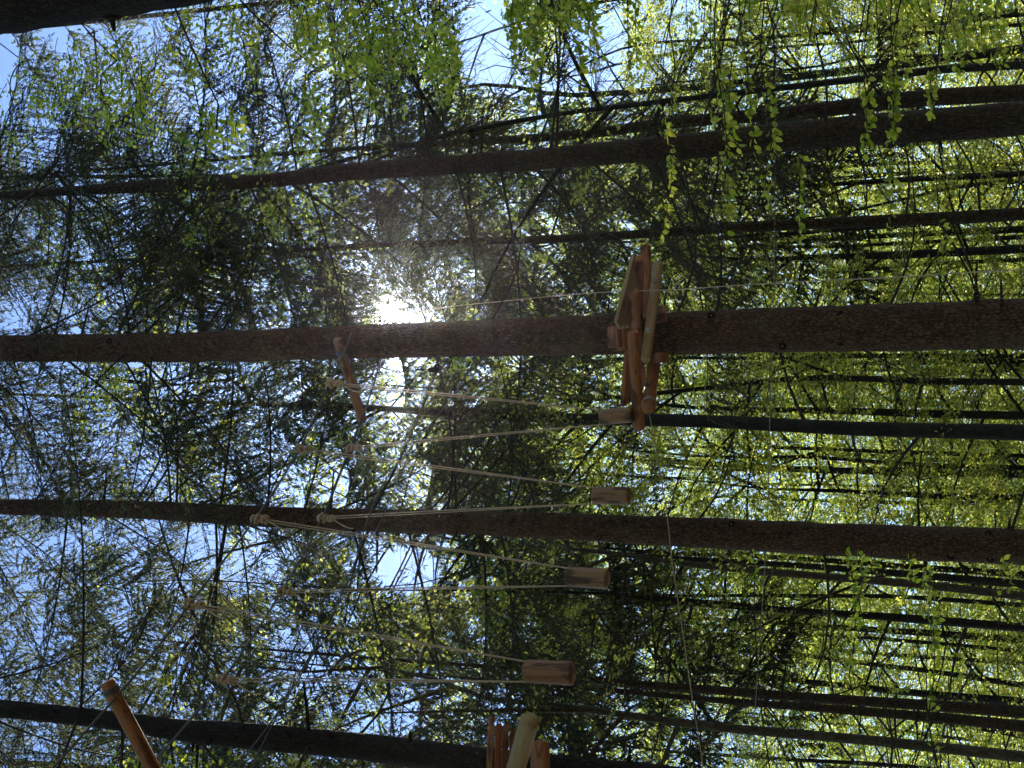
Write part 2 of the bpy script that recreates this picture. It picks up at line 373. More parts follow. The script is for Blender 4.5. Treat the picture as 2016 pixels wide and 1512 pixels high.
# ---------------------------------------------------------------- trees
def trunk_pts(pts, D, top, wander=None):
    """pixel rows (x, y, width) at distance D -> points and radii from the ground to the top, vertical but for its own leans"""
    w3 = sorted([(P(x, y, D), wd) for x, y, wd in pts], key=lambda a: a[0][2])
    pt = np.array([a[0] for a in w3]); rd = np.array([a[1] * depth(a[0]) / F / 2 for a in w3])
    lo, hi = pt[0], pt[-1]
    dl = (pt[0] - pt[min(2, len(pt)-1)]); dl = dl / abs(dl[2]) if abs(dl[2]) > .1 else np.array([0, 0, -1.0])
    dh = (hi - pt[0]); dh = dh / dh[2]
    out = [np.array([lo[0] + np.clip(dl[0], -.12, .12) * lo[2] , D, -0.1])]; orad = [rd[0] * 1.18]
    if lo[2] > 1.2:
        out.append(out[0] * 0.75 + lo * 0.25); orad.append(rd[0] * 1.07)
    out += list(pt); orad += list(rd)
    k0 = max(rd[-1], .02)
    if top > hi[2] + 1:
        for q in (0.25, 0.5, 0.75, 1.0):
            off = np.array([wander.normal() * .45, wander.normal() * .4, 0]) * (q ** .5) if wander is not None else 0
            out.append(hi + np.array([np.clip(dh[0], -.1, .1), 0, 1]) * (top - hi[2]) * q + off); orad.append(max(k0 * (1 - q) ** .8, 0.012))
    return np.array(out), np.array(orad)
def at_height(pt, z):
    return np.array([np.interp(z, pt[:, 2], pt[:, 0]), np.interp(z, pt[:, 2], pt[:, 1]), z])

def add_trunk(parent, pt, rd, m_, seg=14, rough=0.02, step=0.5, knots=0, seed=0, flare=True, defer=False):
    r = np.random.default_rng(seed + 500)
    n = max(12, int((pt[-1][2] - pt[0][2]) / step))
    z = np.linspace(pt[0][2], pt[-1][2], n)
    sp = spline(pt, n * 3); x = np.interp(z, sp[:, 2], sp[:, 0]); y = np.interp(z, sp[:, 2], sp[:, 1])
    rad = np.interp(z, pt[:, 2], rd)
    if flare: rad = rad * (1 + 0.5 * np.exp(-np.maximum(z, 0) * 2.2))
    c = np.stack([x, y, z], 1)
    c[1:-1, :2] += r.normal(size=(n - 2, 2)) * rad[1:-1, None] * 0.015
    mb = MB(); mb.tube(c, rad, seg, rough=rough)
    for _ in range(knots):          # swollen branch scars with a short broken stub
        zz = r.uniform(2.5, min(14, pt[-1][2] * .7)); a = r.uniform(0, 2 * np.pi)
        rr = np.interp(zz, z, rad); cc = np.array([np.interp(zz, z, c[:, 0]), np.interp(zz, z, c[:, 1]), zz])
        d = np.array([math.cos(a), math.sin(a), 0.1])
        mb.tube([cc + d * rr * .8, cc + d * (rr * 1.03), cc + d * (rr * 1.08)], [rr * .3, rr * .2, rr * .05], 7)
        l_ = r.uniform(.03, .12) if r.uniform() < .7 else r.uniform(.2, .5)
        mb.tube([cc + d * rr, cc + d * (rr + l_) + np.array([0, 0, -l_ * .2])], [.016, .008], 6)
    if defer: return mb
    return mb.build('trunk', m_, parent)

def in_corridor(lp):
    x, y = proj(lp)
    return bool(np.any((lp[:, 1] < 13.0) & (x > 330) & (x < 1330) & (y > 480) & (y < 1400)))
def build_limbs(LM, rt):
    LM = sorted(LM, key=lambda b: -b.n)
    for b in LM[:100]: b.build('limb', M['twig'], rt)
    if len(LM) > 100:
        rest = MB()
        for b in LM[100:]:
            for k, fl in b.f.items():
                pass
            v = np.concatenate(b.v); n0 = rest.n
            rest.v.append(v); rest.n += len(v)
            for k, fl in b.f.items(): rest.f.setdefault(k, []).append(np.concatenate(fl) + n0)
        rest.build('limbs', M['twig'], rt)['kind'] = 'stuff'
def spruce(pts, D, top, label, crown_from, crown_to=None, maxlen=3.0, density=1.15, protos=None, m_='spruce_bark', nm='needles',
           seed=0, seg=16, knots=10, dead=20, cone=False, name='spruce_tree', group=None, dens_leaf=1.0, step=.4, pitch=(-16, 12)):
    r = np.random.default_rng(seed)
    pt, rd = trunk_pts(pts, D, top)
    rt = root(name, (pt[0][0], pt[0][1], 0), label, 'tree', group)
    near = D < 16; tk = add_trunk(rt, pt, rd, M[m_], seg, seed=seed, knots=knots, step=step, defer=True)
    protos = protos or SPR
    limb = MB() if near else tk; fol = MB(); LM = []
    z = crown_from; crown_to = crown_to or top - .3
    while z < crown_to:
        for _ in range(int(r.uniform(0.9, 3.2) * density + r.uniform(0, 1))):
            zz = z + r.uniform(-.15, .15); c = at_height(pt, min(zz, top - .2))
            fr = (zz - crown_from) / max(top - crown_from, .1)
            ln = maxlen * ((1 - fr) ** .75 if cone else min(1, 1.25 * (1 - fr) ** .6)) * r.uniform(.6, 1.1) + .25
            az = r.uniform(0, 2 * np.pi)
            if D < 16 and abs((az + np.pi / 2 + np.pi) % (2 * np.pi) - np.pi) < 1.0 and r.uniform() < .9: continue
            tip = c + np.array([math.cos(az), math.sin(az), 0]) * ln
            if not (inview(c, 350, 350) or inview(tip, 350, 350)): continue
            p = protos[r.integers(len(protos))]; s = ln / 2.6
            Mx = rotm(az, R(r.uniform(*pitch)), R(r.uniform(-25, 25)), s)
            Mx[:, 1] = Mx[:, 1] / s * min(1.15, max(.55, s ** .6)) if not cone else Mx[:, 1]
            lp = p['limb'] @ Mx.T + c
            if open_dir(lp[6], r) and r.uniform() < .8: continue
            if near and in_corridor(lp): continue
            if near: limb = MB(); LM.append(limb)
            limb.tube(lp, np.maximum(p['rad'] * (.5 + .7 * s) * (.5 if D > 7 else .36), .0025), 5, caps=False)
            for t in p['tw'][::1 if D < 20 else 3]:
                tp = t @ Mx.T + c
                if D < 20 or r.uniform() < .5: limb.tube(tp[[0, 2, 4]], [.0045, .003, .002], 3, caps=False)
            v = p['v'] @ Mx.T + c
            v, f = island_cull(v, p['f'], 5, 5, r)
            if dens_leaf < 1 and len(f):
                k = r.uniform(size=len(f)) < dens_leaf; v = v.reshape(-1, 5, 3)[k].reshape(-1, 3); f = np.arange(len(v)).reshape(-1, 5)
            fol.add(v, f)
        z += r.uniform(.28, .5) / density ** .5
    for _ in range(dead):           # bare dead limbs below the living crown
        zz = r.uniform(max(2.2, crown_from * .25), crown_from * 1.15); c = at_height(pt, zz); az = r.uniform(0, 2 * np.pi)
        if not inview(c, 100, 100): continue
        ln = r.uniform(.5, 2.4); q = np.linspace(0, 1, 7)[:, None]
        if near: limb = MB(); LM.append(limb)
        d = np.array([math.cos(az), math.sin(az), r.uniform(-.3, .25)]); s_ = r.normal(size=3) * .12
        lp = c + d * ln * q + s_ * q ** 2 * ln + np.array([0, 0, -.12]) * ln * np.sin(q * 3)
        limb.tube(lp, np.linspace(.014, .004, 7), 5, caps=False)
        for _k in range(r.integers(2, 7)):
            i = r.integers(2, 7); e = lp[i] + unit(d + r.normal(size=3) * .6) * r.uniform(.15, .5)
            limb.tube([lp[i], (lp[i] + e) / 2 + r.normal(size=3) * .02, e], [.005, .004, .002], 3, caps=False)
    tk.build('trunk', M[m_], rt); build_limbs(LM, rt)
    if fol.n: fol.build('crown', M[nm], rt, smooth=False)
    return rt

def beech(pts, D, top, label, crown_from, width=3.0, sprays=160, protos=None, m_='beech_bark', nm='leaves_far', seed=0,
          seg=8, name='beech_tree', group=None, nlimb=14, cull=True, taper_limb=.03, sscale=1.0, crown_top=None):
    r = np.random.default_rng(seed + 900)
    pt, rd = trunk_pts(pts, D, top, r)
    rt = root(name, (pt[0][0], pt[0][1], 0), label, 'tree', group)
    limb = add_trunk(rt, pt, rd, M[m_], seg, rough=.03, seed=seed, step=.7, defer=True)
    protos = protos or BEE_FAR
    fol = MB(); nv = 4
    ends = []
    ct = crown_top or top
    for i in range(nlimb):
        z0 = crown_from * .8 + (ct - crown_from * .8) * (i + r.uniform(0, 1)) / nlimb * .95
        c = at_height(pt, z0); az = r.uniform(0, 2 * np.pi); ln = width * r.uniform(.6, 1.1)
        d = np.array([math.cos(az), math.sin(az), r.uniform(.25, .9)]); q = np.linspace(0, 1, 7)[:, None]
        lp = c + d * ln * q + np.array([0, 0, -.25]) * ln * q ** 2 + r.normal(size=3) * .1 * q * ln * .6
        limb.tube(lp, np.linspace(taper_limb, .006, 7), 5, caps=False); ends.append(lp)
    k = 0
    for _ in range(sprays):
        lp = ends[r.integers(len(ends))]; i = r.integers(1, 7)
        b = lp[i] + r.normal(size=3) * np.array([.5, .5, .45]) * width * .28
        if not inview(b, 200, 200): continue
        if open_dir(b, r): continue
        p = protos[r.integers(len(protos))]
        az = math.atan2(b[1] - pt[0][1], b[0] - pt[0][0]) + r.normal() * .9
        Mx = rotm(az, R(r.uniform(-22, 14)), R(r.uniform(-20, 20)), r.uniform(.75, 1.3) * sscale)
        v = p['v'] @ Mx.T + b
        if cull: v, f = island_cull(v, p['f'], p['k'], nv, r)
        else: f = p['f']
        fol.add(v, f); k += 1
        if r.uniform() < .5: limb.tube([lp[i], b, b + Mx @ np.array([.9, 0, -.1])], [.009, .006, .003], 3, caps=False)
        elif D < 30: limb.tube([b, b + Mx @ np.array([.9, 0, -.1])], [.005, .003], 3, caps=False)
    limb.build('trunk', M[m_], rt)
    if fol.n: fol.build('crown', M[nm], rt, smooth=False)
    return rt

# ---------------------------------------------------------------- ground
def ground():
    n = 140; g = np.sinh(np.linspace(-1, 1, n) * 4.2) / math.sinh(4.2) * 260
    X, Y = np.meshgrid(g, g + 20, indexing='ij')
    Z = 0.12 * np.sin(X * .31 + 1) * np.cos(Y * .27) + .05 * rng.normal(size=X.shape) * (np.abs(X) < 60) - 0.05
    v = np.stack([X, Y, Z], -1).reshape(-1, 3)
    i, j = np.meshgrid(np.arange(n - 1), np.arange(n - 1), indexing='ij'); b = i * n + j
    f = np.stack([b, b + n, b + n + 1, b + 1], -1).reshape(-1, 4)
    k, N, L = mat('forest_floor'); o = N.new('ShaderNodeOutputMaterial'); p = N.new('ShaderNodeBsdfPrincipled'); L.new(p.outputs[0], o.inputs[0])
    p.inputs['Roughness'].default_value = .95
    t = N.new('ShaderNodeTexCoord'); nz = N.new('ShaderNodeTexNoise'); nz.inputs['Scale'].default_value = 7; nz.inputs['Detail'].default_value = 8; L.new(t.outputs['Object'], nz.inputs[0])
    cr = ramp(N, [(.3, (.05, .032, .018)), (.5, (.17, .10, .05)), (.7, (.09, .10, .03))]); L.new(nz.outputs[0], cr.inputs[0]); L.new(cr.outputs[0], p.inputs['Base Color'])
    bp = N.new('ShaderNodeBump'); bp.inputs['Distance'].default_value = .05; L.new(nz.outputs[0], bp.inputs['Height']); L.new(bp.outputs[0], p.inputs['Normal'])
    mb = MB(); mb.add(v, f); o = mb.build('forest_floor', k); o['kind'] = 'structure'
ground()

# ---------------------------------------------------------------- the large spruces
T1 = [(0, 686, 52), (350, 684, 58), (700, 673, 66), (1000, 664, 73), (1300, 656, 83), (1700, 646, 92), (2016, 637, 100)]
spruce(T1, 12.7, 27, 'thick brown-barked spruce trunk in the middle carrying the wooden platform, sun at its edge', 10.2, crown_to=19, maxlen=3.0, seed=1, seg=28, knots=26, dead=10, step=.12)
T2 = [(150, 375, 18), (300, 366, 27), (521, 356, 26), (660, 341, 33), (1007, 317, 41), (1316, 291, 49), (1663, 260, 61), (2016, 233, 67)]
spruce(T2, 13.5, 25, 'stout dark spruce crossed by leafy strands, directly below the two thinner trunks in the photo', 6.2, crown_to=21, maxlen=2.9, seed=2, m_='mossy_bark', seg=24, knots=14, dead=14, step=.2)
T4 = [(700, 292, 9), (920, 280, 14), (1181, 260, 20), (1316, 242, 22), (1576, 221, 29), (1837, 191, 34), (2016, 183, 34)]
spruce(T4, 16.5, 23, 'medium straight spruce trunk close beside the stout one, sunlit on its upper edge', 8.0, crown_to=21, maxlen=2.6, seed=3, m_='mossy_bark', knots=8, dead=14, density=.6)
T6 = [(0, 998, 30), (300, 1005, 36), (600, 1021, 43), (947, 1030, 48), (1300, 1045, 57), (1663, 1063, 66), (2016, 1077, 71)]
spruce(T6, 14.0, 27, 'tall straight spruce trunk behind the hanging ropes, between the second and third hanging log', 8.6, crown_to=20, maxlen=3.3, seed=4, seg=24, knots=22, dead=14, step=.2)
T7 = [(0, 1395, 35), (208, 1416, 36), (347, 1436, 43), (521, 1452, 52), (700, 1469, 52), (947, 1501, 60), (1300, 1540, 66)]
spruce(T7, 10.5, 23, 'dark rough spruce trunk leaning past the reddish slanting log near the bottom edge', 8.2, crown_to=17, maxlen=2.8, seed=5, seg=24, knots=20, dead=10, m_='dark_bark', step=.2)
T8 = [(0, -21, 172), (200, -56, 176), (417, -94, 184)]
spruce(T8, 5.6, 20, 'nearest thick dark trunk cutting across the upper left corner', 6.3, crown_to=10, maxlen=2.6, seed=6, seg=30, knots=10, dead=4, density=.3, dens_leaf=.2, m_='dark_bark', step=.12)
T5 = [(560, 495, 7), (660, 487, 9), (903, 477, 13), (1181, 466, 17), (1316, 457, 18), (1663, 438, 22), (2016, 421, 26)]
spruce(T5, 15.5, 20, 'slim straight brown trunk running just above the platform in the photo', 8.2, crown_to=20, maxlen=2.3, seed=7, m_='mossy_bark', knots=6, dead=16, density=.4)
def scars(rt_label, lst, D, wpx):
    rt = [o for o in bpy.data.objects if o.get('label', '').startswith(rt_label)][0]
    for x, y, s_ in lst:
        c = P(x, y, D - wpx * .0042 * .5 * .93); d = unit(EYE - c + np.array([0, 0, .6]) + rng.normal(size=3) * .5)
        mb = MB(); mb.tube([c - d * .03, c + d * .004, c + d * .012, c + d * .018], [.042 * s_, .036 * s_, .022 * s_, .004], 12, rough=.05)
        o = mb.build('branch_scar', M['dark_bark'], rt)
        mb = MB(); mb.tube([c, c + d * (.02 + .02 * s_)], [.009, .007], 7); mb.build('dead_stub', M['grey_wood'], o, origin=np.array(rt.location))
scars('thick brown-barked', [(1400, 621, .9), (1400, 662, .7), (1532, 660, 1), (1541, 681, .9), (1592, 633, .6), (1656, 622, 1.1), (1654, 673, .9), (1768, 633, 1.3), (1830, 670, .6), (1920, 657, 1.1), (1952, 655, .8), (1120, 650, .6), (905, 655, .6), (500, 668, .7), (215, 672, .8), (70, 690, .7), (330, 690, .6)], 12.7, 75)
scars('tall straight spruce', [(1440, 1032, .9), (1545, 1056, 1.1), (1675, 1071, 1), (1782, 1060, 1.2), (1872, 1094, 1.1), (1950, 1099, 1), (1945, 1052, .9), (1230, 1030, .8), (1110, 1024, .7), (1270, 1058, .7), (905, 1012, .7), (1180, 1058, .7), (830, 1040, .6)], 14.0, 56)
# the dense young spruces behind
def P0(x, y, wd): return (x, y, wd)
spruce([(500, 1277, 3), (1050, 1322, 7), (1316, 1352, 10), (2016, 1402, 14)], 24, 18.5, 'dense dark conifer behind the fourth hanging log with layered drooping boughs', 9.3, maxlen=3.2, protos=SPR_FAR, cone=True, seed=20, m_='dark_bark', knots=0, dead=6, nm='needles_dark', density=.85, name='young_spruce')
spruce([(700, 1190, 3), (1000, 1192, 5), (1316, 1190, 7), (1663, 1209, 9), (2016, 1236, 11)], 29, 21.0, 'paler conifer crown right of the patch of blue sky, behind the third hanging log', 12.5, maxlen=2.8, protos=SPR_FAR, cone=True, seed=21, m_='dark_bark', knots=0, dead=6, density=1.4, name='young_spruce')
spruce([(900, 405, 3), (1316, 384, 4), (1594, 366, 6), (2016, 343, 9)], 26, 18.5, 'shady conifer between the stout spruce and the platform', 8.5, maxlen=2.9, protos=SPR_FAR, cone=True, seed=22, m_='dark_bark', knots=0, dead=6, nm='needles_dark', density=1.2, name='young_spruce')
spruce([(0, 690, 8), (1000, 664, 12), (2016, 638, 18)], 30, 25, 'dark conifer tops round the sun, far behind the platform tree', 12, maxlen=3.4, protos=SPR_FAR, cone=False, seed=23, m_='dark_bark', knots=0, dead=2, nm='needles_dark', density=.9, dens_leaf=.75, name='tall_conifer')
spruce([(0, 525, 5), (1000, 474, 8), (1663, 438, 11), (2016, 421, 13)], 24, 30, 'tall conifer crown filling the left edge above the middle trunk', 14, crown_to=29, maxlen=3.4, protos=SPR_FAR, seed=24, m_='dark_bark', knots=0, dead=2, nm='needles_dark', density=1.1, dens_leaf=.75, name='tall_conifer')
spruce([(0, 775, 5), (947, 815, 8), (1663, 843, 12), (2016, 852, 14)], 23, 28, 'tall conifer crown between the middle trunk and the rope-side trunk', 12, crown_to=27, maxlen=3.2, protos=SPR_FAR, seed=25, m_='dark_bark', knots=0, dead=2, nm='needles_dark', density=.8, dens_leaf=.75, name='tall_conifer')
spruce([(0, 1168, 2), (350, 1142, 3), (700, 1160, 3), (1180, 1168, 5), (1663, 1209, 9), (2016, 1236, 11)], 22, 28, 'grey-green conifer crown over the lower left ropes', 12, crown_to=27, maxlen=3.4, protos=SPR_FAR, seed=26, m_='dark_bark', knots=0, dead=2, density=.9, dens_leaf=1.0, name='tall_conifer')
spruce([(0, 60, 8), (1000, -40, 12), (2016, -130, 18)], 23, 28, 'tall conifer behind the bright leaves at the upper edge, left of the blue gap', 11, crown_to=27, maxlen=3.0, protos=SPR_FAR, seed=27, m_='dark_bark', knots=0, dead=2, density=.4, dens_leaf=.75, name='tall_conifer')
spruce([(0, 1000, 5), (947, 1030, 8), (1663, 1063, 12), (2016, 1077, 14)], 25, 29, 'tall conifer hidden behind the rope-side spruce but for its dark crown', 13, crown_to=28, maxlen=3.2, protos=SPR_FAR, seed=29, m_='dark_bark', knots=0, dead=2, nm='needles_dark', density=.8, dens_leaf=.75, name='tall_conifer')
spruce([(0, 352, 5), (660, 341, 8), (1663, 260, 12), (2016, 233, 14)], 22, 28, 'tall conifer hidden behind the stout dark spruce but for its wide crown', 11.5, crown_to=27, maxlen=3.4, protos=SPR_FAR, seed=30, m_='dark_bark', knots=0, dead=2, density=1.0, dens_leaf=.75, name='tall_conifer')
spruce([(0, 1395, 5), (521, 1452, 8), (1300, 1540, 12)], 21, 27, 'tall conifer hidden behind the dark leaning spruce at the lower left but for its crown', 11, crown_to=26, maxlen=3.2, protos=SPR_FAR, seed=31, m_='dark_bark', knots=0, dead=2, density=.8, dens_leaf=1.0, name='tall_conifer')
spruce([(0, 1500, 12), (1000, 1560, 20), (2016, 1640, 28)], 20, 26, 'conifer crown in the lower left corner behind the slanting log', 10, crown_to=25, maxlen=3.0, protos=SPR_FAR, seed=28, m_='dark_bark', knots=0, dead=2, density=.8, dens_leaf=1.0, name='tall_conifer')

# ---------------------------------------------------------------- the thinner trunks further back
THIN = [
 (15, 'b', 19, 8.5, 'thin wavy trunk bending along the upper side of the stout spruce', [(660, 318, 5), (764, 297, 7), (868, 268, 9), (990, 245, 10), (1060, 228, 10), (1163, 216, 10), (1302, 200, 11), (1490, 178, 12), (1663, 160, 13), (1837, 138, 16), (2016, 128, 17)]),
 (28, 'b', 16, 8, 'very thin straight pole between the stout and the slim brown trunks', [(1250, 388, 3), (1316, 384, 4), (1594, 366, 8), (1837, 350, 12), (2016, 343, 14)]),
 (30, 'b', 14, 8, 'thin curved stem bowing away from the very thin pole beside it', [(1500, 436, 3), (1618, 426, 4), (1767, 395, 6), (1906, 364, 8), (2016, 357, 9)]),
 (22, 'b', 20, 10, 'thick black forked trunk passing behind the ends of the platform logs', [(620, 795, 9), (774, 806, 12), (947, 815, 22), (1121, 825, 22), (1316, 827, 25), (1663, 843, 27), (2016, 852, 33)]),
 (25, 'b', 18, 8, 'wavy thin trunk with a hump, next below the middle trunk', [(1150, 790, 6), (1230, 780, 7), (1316, 772, 9), (1420, 761, 9), (1524, 748, 10), (1594, 744, 11), (1837, 751, 14), (2016, 752, 13)]),
 (26, 'b', 17, 9, 'straight dark pole running just above the thick black forked trunk', [(1290, 796, 6), (1333, 800, 7), (1490, 806, 10), (1663, 809, 13), (1837, 815, 16), (2016, 818, 17)]),
 (31, 'b', 16, 8, 'upper of the two dark stems emerging beneath the middle trunk at the right edge', [(1560, 697, 4), (1628, 699, 6), (1767, 701, 10), (1837, 705, 12), (2016, 715, 14)]),
 (34, 'b', 16, 8, 'lower, thinner of the two dark stems beneath the middle trunk at the right edge', [(1490, 727, 5), (1663, 729, 6), (1837, 728, 7), (2016, 730, 8)]),
 (30, 'b', 17, 8, 'thin stem just below the thick black trunk in the photo', [(1320, 878, 4), (1385, 880, 5), (1594, 883, 7), (1767, 890, 9), (2016, 898, 9)]),
 (33, 'b', 17, 8, 'slightly bowed thin stem midway between the black trunk and the rope-side spruce', [(1230, 903, 5), (1316, 918, 5), (1420, 925, 5), (1594, 925, 6), (1837, 920, 7), (2016, 926, 9)]),
 (28, 'b', 17, 8, 'dark pole thickening towards the right edge above the rope-side spruce', [(1500, 962, 4), (1611, 965, 7), (1767, 972, 10), (1837, 976, 13), (2016, 980, 14)]),
 (38, 'b', 16, 8, 'faint thin stem touching the upper side of the thickening dark pole', [(1500, 952, 4), (1628, 955, 5), (2016, 965, 6)]),
 (27, 'b', 17, 9, 'first stem directly below the rope-side spruce at the right', [(1200, 1080, 6), (1316, 1089, 7), (1490, 1095, 8), (1663, 1106, 11), (1837, 1119, 12), (2016, 1131, 14)]),
 (23, 'b', 18, 9, 'second dark stem below the rope-side spruce, next to the paler one', [(1100, 1078, 6), (1316, 1098, 9), (1490, 1108, 11), (1663, 1120, 12), (1837, 1135, 15), (2016, 1151, 17)]),
 (21, 'p', 18, 10, 'paler smooth stem with a small side stub, lowest of the three by the rope-side spruce', [(1000, 1073, 6), (1200, 1088, 9), (1316, 1105, 12), (1490, 1124, 14), (1663, 1138, 15), (1837, 1153, 17), (2016, 1174, 17)]),
 (24, 'b', 18, 8, 'solid black trunk below the pale stem, level with the third hanging log', [(1180, 1168, 5), (1240, 1175, 6), (1316, 1184, 7), (1490, 1197, 12), (1663, 1209, 14), (1837, 1221, 18), (2016, 1236, 17)]),
 (29, 'b', 16, 7, 'thin crooked stem crossing diagonally below the solid black trunk', [(1200, 1205, 4), (1316, 1243, 6), (1490, 1275, 8), (1663, 1301, 9), (1837, 1322, 10), (2016, 1350, 11)]),
 (31, 'b', 15, 7, 'second crooked stem slanting towards the paired trunks', [(1220, 1252, 3), (1316, 1280, 6), (1420, 1310, 7), (1490, 1340, 8), (1600, 1372, 8), (2016, 1450, 10)]),
 (30, 'b', 15, 7, 'straight thin stem above the paired trunks at the right', [(1500, 1334, 4), (1559, 1340, 7), (1837, 1370, 10), (2016, 1390, 11)]),
 (17.5, 's', 18, 9, 'upper of the paired brown trunks that start behind the fourth hanging log', [(1050, 1322, 9), (1130, 1335, 13), (1316, 1352, 17), (1490, 1365, 18), (1663, 1378, 20), (1837, 1389, 22), (2016, 1402, 25)]),
 (19, 's', 17, 9, 'lower of the paired brown trunks below the fourth hanging log', [(1050, 1346, 7), (1130, 1352, 9), (1316, 1370, 11), (1490, 1385, 14), (1663, 1398, 17), (1837, 1412, 20), (2016, 1430, 24)]),
 (16, 'p', 17, 9, 'light brown smooth trunk rising past the near platform at the lower edge', [(940, 1372, 9), (1080, 1388, 12), (1200, 1403, 14), (1316, 1420, 16), (1490, 1439, 18), (1663, 1453, 20), (1837, 1470, 22), (2016, 1490, 24)]),
 (32, 'b', 15, 7, 'crooked branching stem near the top right corner, upper one', [(1560, 140, 4), (1691, 112, 6), (1837, 110, 7), (1941, 106, 9), (2016, 95, 12)]),
 (34, 'b', 14, 7, 'crooked stem near the top right corner that joins the upper one', [(1560, 143, 3), (1680, 133, 5), (1802, 124, 6), (1906, 112, 6), (2016, 106, 7)]),
 (30, 'b', 16, 8, 'uppermost of the black trunks bundled above the middle trunk at the right edge', [(1400, 492, 4), (1524, 480, 6), (1767, 463, 10), (2016, 452, 14)]),
 (33, 'b', 16, 8, 'second, slimmer of the black trunks bundled above the middle trunk', [(1450, 494, 3), (1628, 486, 7), (1837, 476, 8), (2016, 466, 10)]),
 (26, 'b', 16, 8, 'thickest of the black trunks bundled above the middle trunk', [(1450, 512, 5), (1576, 507, 9), (1767, 502, 16), (2016, 490, 17)]),
 (32, 'b', 15, 7, 'lowest thin trunk of the bundle above the middle trunk', [(1560, 530, 3), (1837, 519, 6), (2016, 511, 9)]),
 (36, 'b', 14, 7, 'faint short stem right above the middle trunk at the right edge', [(1600, 572, 3), (1698, 575, 5), (2016, 582, 7)]),
]
for i, (D, kd, top, cf, lab, pts) in enumerate(THIN):
    if kd == 's':
        spruce(pts, D, top, lab, cf, maxlen=1.8, seed=60 + i, m_='mossy_bark', knots=6, dead=22, density=.5, dens_leaf=.7)
    else:
        cfz = cf if D < 22 else cf - 3
        zt = max(P(x, y, D)[2] for x, y, _w in pts)
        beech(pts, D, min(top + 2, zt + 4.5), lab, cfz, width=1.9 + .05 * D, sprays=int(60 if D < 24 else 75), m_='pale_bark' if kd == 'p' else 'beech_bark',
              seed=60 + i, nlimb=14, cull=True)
# forking limbs of the thick black trunk
# ---------------------------------------------------------------- the wall of beeches beyond
r_ = np.random.default_rng(3)
gi = 0
for row, (D0, n) in enumerate(((34, 6), (42, 8), (54, 13), (70, 14))):
    for j in range(n):
        D = D0 + r_.uniform(-3, 3); half = 756 / F * D * 1.2
        X = -half * 1.15 + 2.3 * half * (j + r_.uniform(.15, .85)) / n
        top = r_.uniform(20, 24) - (D - 33) * .14
        x1, y1 = proj(np.array([X, D, 4.0])); x2, y2 = proj(np.array([X + r_.uniform(-.5, .5), D, 14.0]))
        wd = r_.uniform(.10, .22)
        q = F / (D * .95)
        beech([(float(x2), float(y2), wd * .6 * q), (float(x1), float(y1), wd * q)], D, top,
              'distant beech of the backlit leaf wall behind all the trunks', 3.0, width=3.0 + (D - 33) * .03, sprays=290 if D < 60 else 260,
              seed=300 + gi, nlimb=26, protos=BEE_FAR if D < 48 else BEE_VFAR, group='distant beeches in the leaf wall', sscale=1.1 + (D - 33) * .010)
        gi += 1

# many slim poles standing in the leaf wall
r_ = np.random.default_rng(19)
for j in range(30):
    D = r_.uniform(24, 46); y1 = (j + r_.uniform(0, 1)) / 30 * 1560 - 20; lean = (y1 - 788) / 7000 + r_.normal() * .012
    if abs(y1 - 640) < 60 or abs(y1 - 1077) < 45: y1 += 90
    x0 = r_.uniform(1150, 1500); wd_ = r_.uniform(.07, .15) * F / D
    px_ = [(x0, y1 - lean * (2016 - x0), wd_ * .5), (x0 * .6 + 800, y1 - lean * (2016 - x0) * .6 + r_.normal() * 4, wd_ * .75), (1780, y1 - lean * 236 + r_.normal() * 3, wd_ * .9), (2016, y1, wd_)]
    beech(px_, D, P(x0, 700, D)[2] + 3, 'slim dark pole among the many parallel stems of the leaf wall', 6, width=1.8, sprays=34, seed=700 + j, nlimb=7, group='slim poles in the leaf wall')

# ---------------------------------------------------------------- unseen trees round and behind the walker, added to block blue sky fill
def sky_block_woods():
    r = np.random.default_rng(77); mb = MB(); wd = MB()
    for i in range(46):
        a = r.uniform(-1, 1) * R(138) - np.pi / 2; d = r.uniform(6, 42)
        x, y = d * math.cos(a), d * math.sin(a)
        if y > 0 and abs(x) < y * .42 + 3: continue
        top = r.uniform(17, 25); tr = r.uniform(.12, .22)
        wd.tube([(x, y, -.1), (x, y, top * .5), (x + .2, y, top)], [tr, tr * .7, .02], 8)
        n = 900; u = r.uniform(0, 1, n) ** .8; z = 4 + (top - 4) * u; rad = 4.2 * np.sqrt(np.clip(1 - (u - .35) ** 2 / .46, 0.02, 1)) * r.uniform(.2, 1, n) ** .5
        th = r.uniform(0, 2 * np.pi, n); c = np.stack([x + rad * np.cos(th), y + rad * np.sin(th), z], 1)
        v, f = leaf_faces(c, r.normal(size=(n, 3)), np.array([0, 0, 1.0]) + r.normal(size=(n, 3)) * .6, .62, .42, 'quad')
        mb.add(v, f)
    o = mb.build('sky_block_foliage', M['leaves_far'], None, smooth=False); o['kind'] = 'stuff'
    o2 = wd.build('sky_block_trunks', M['beech_bark'], None); o2['kind'] = 'stuff'
sky_block_woods()

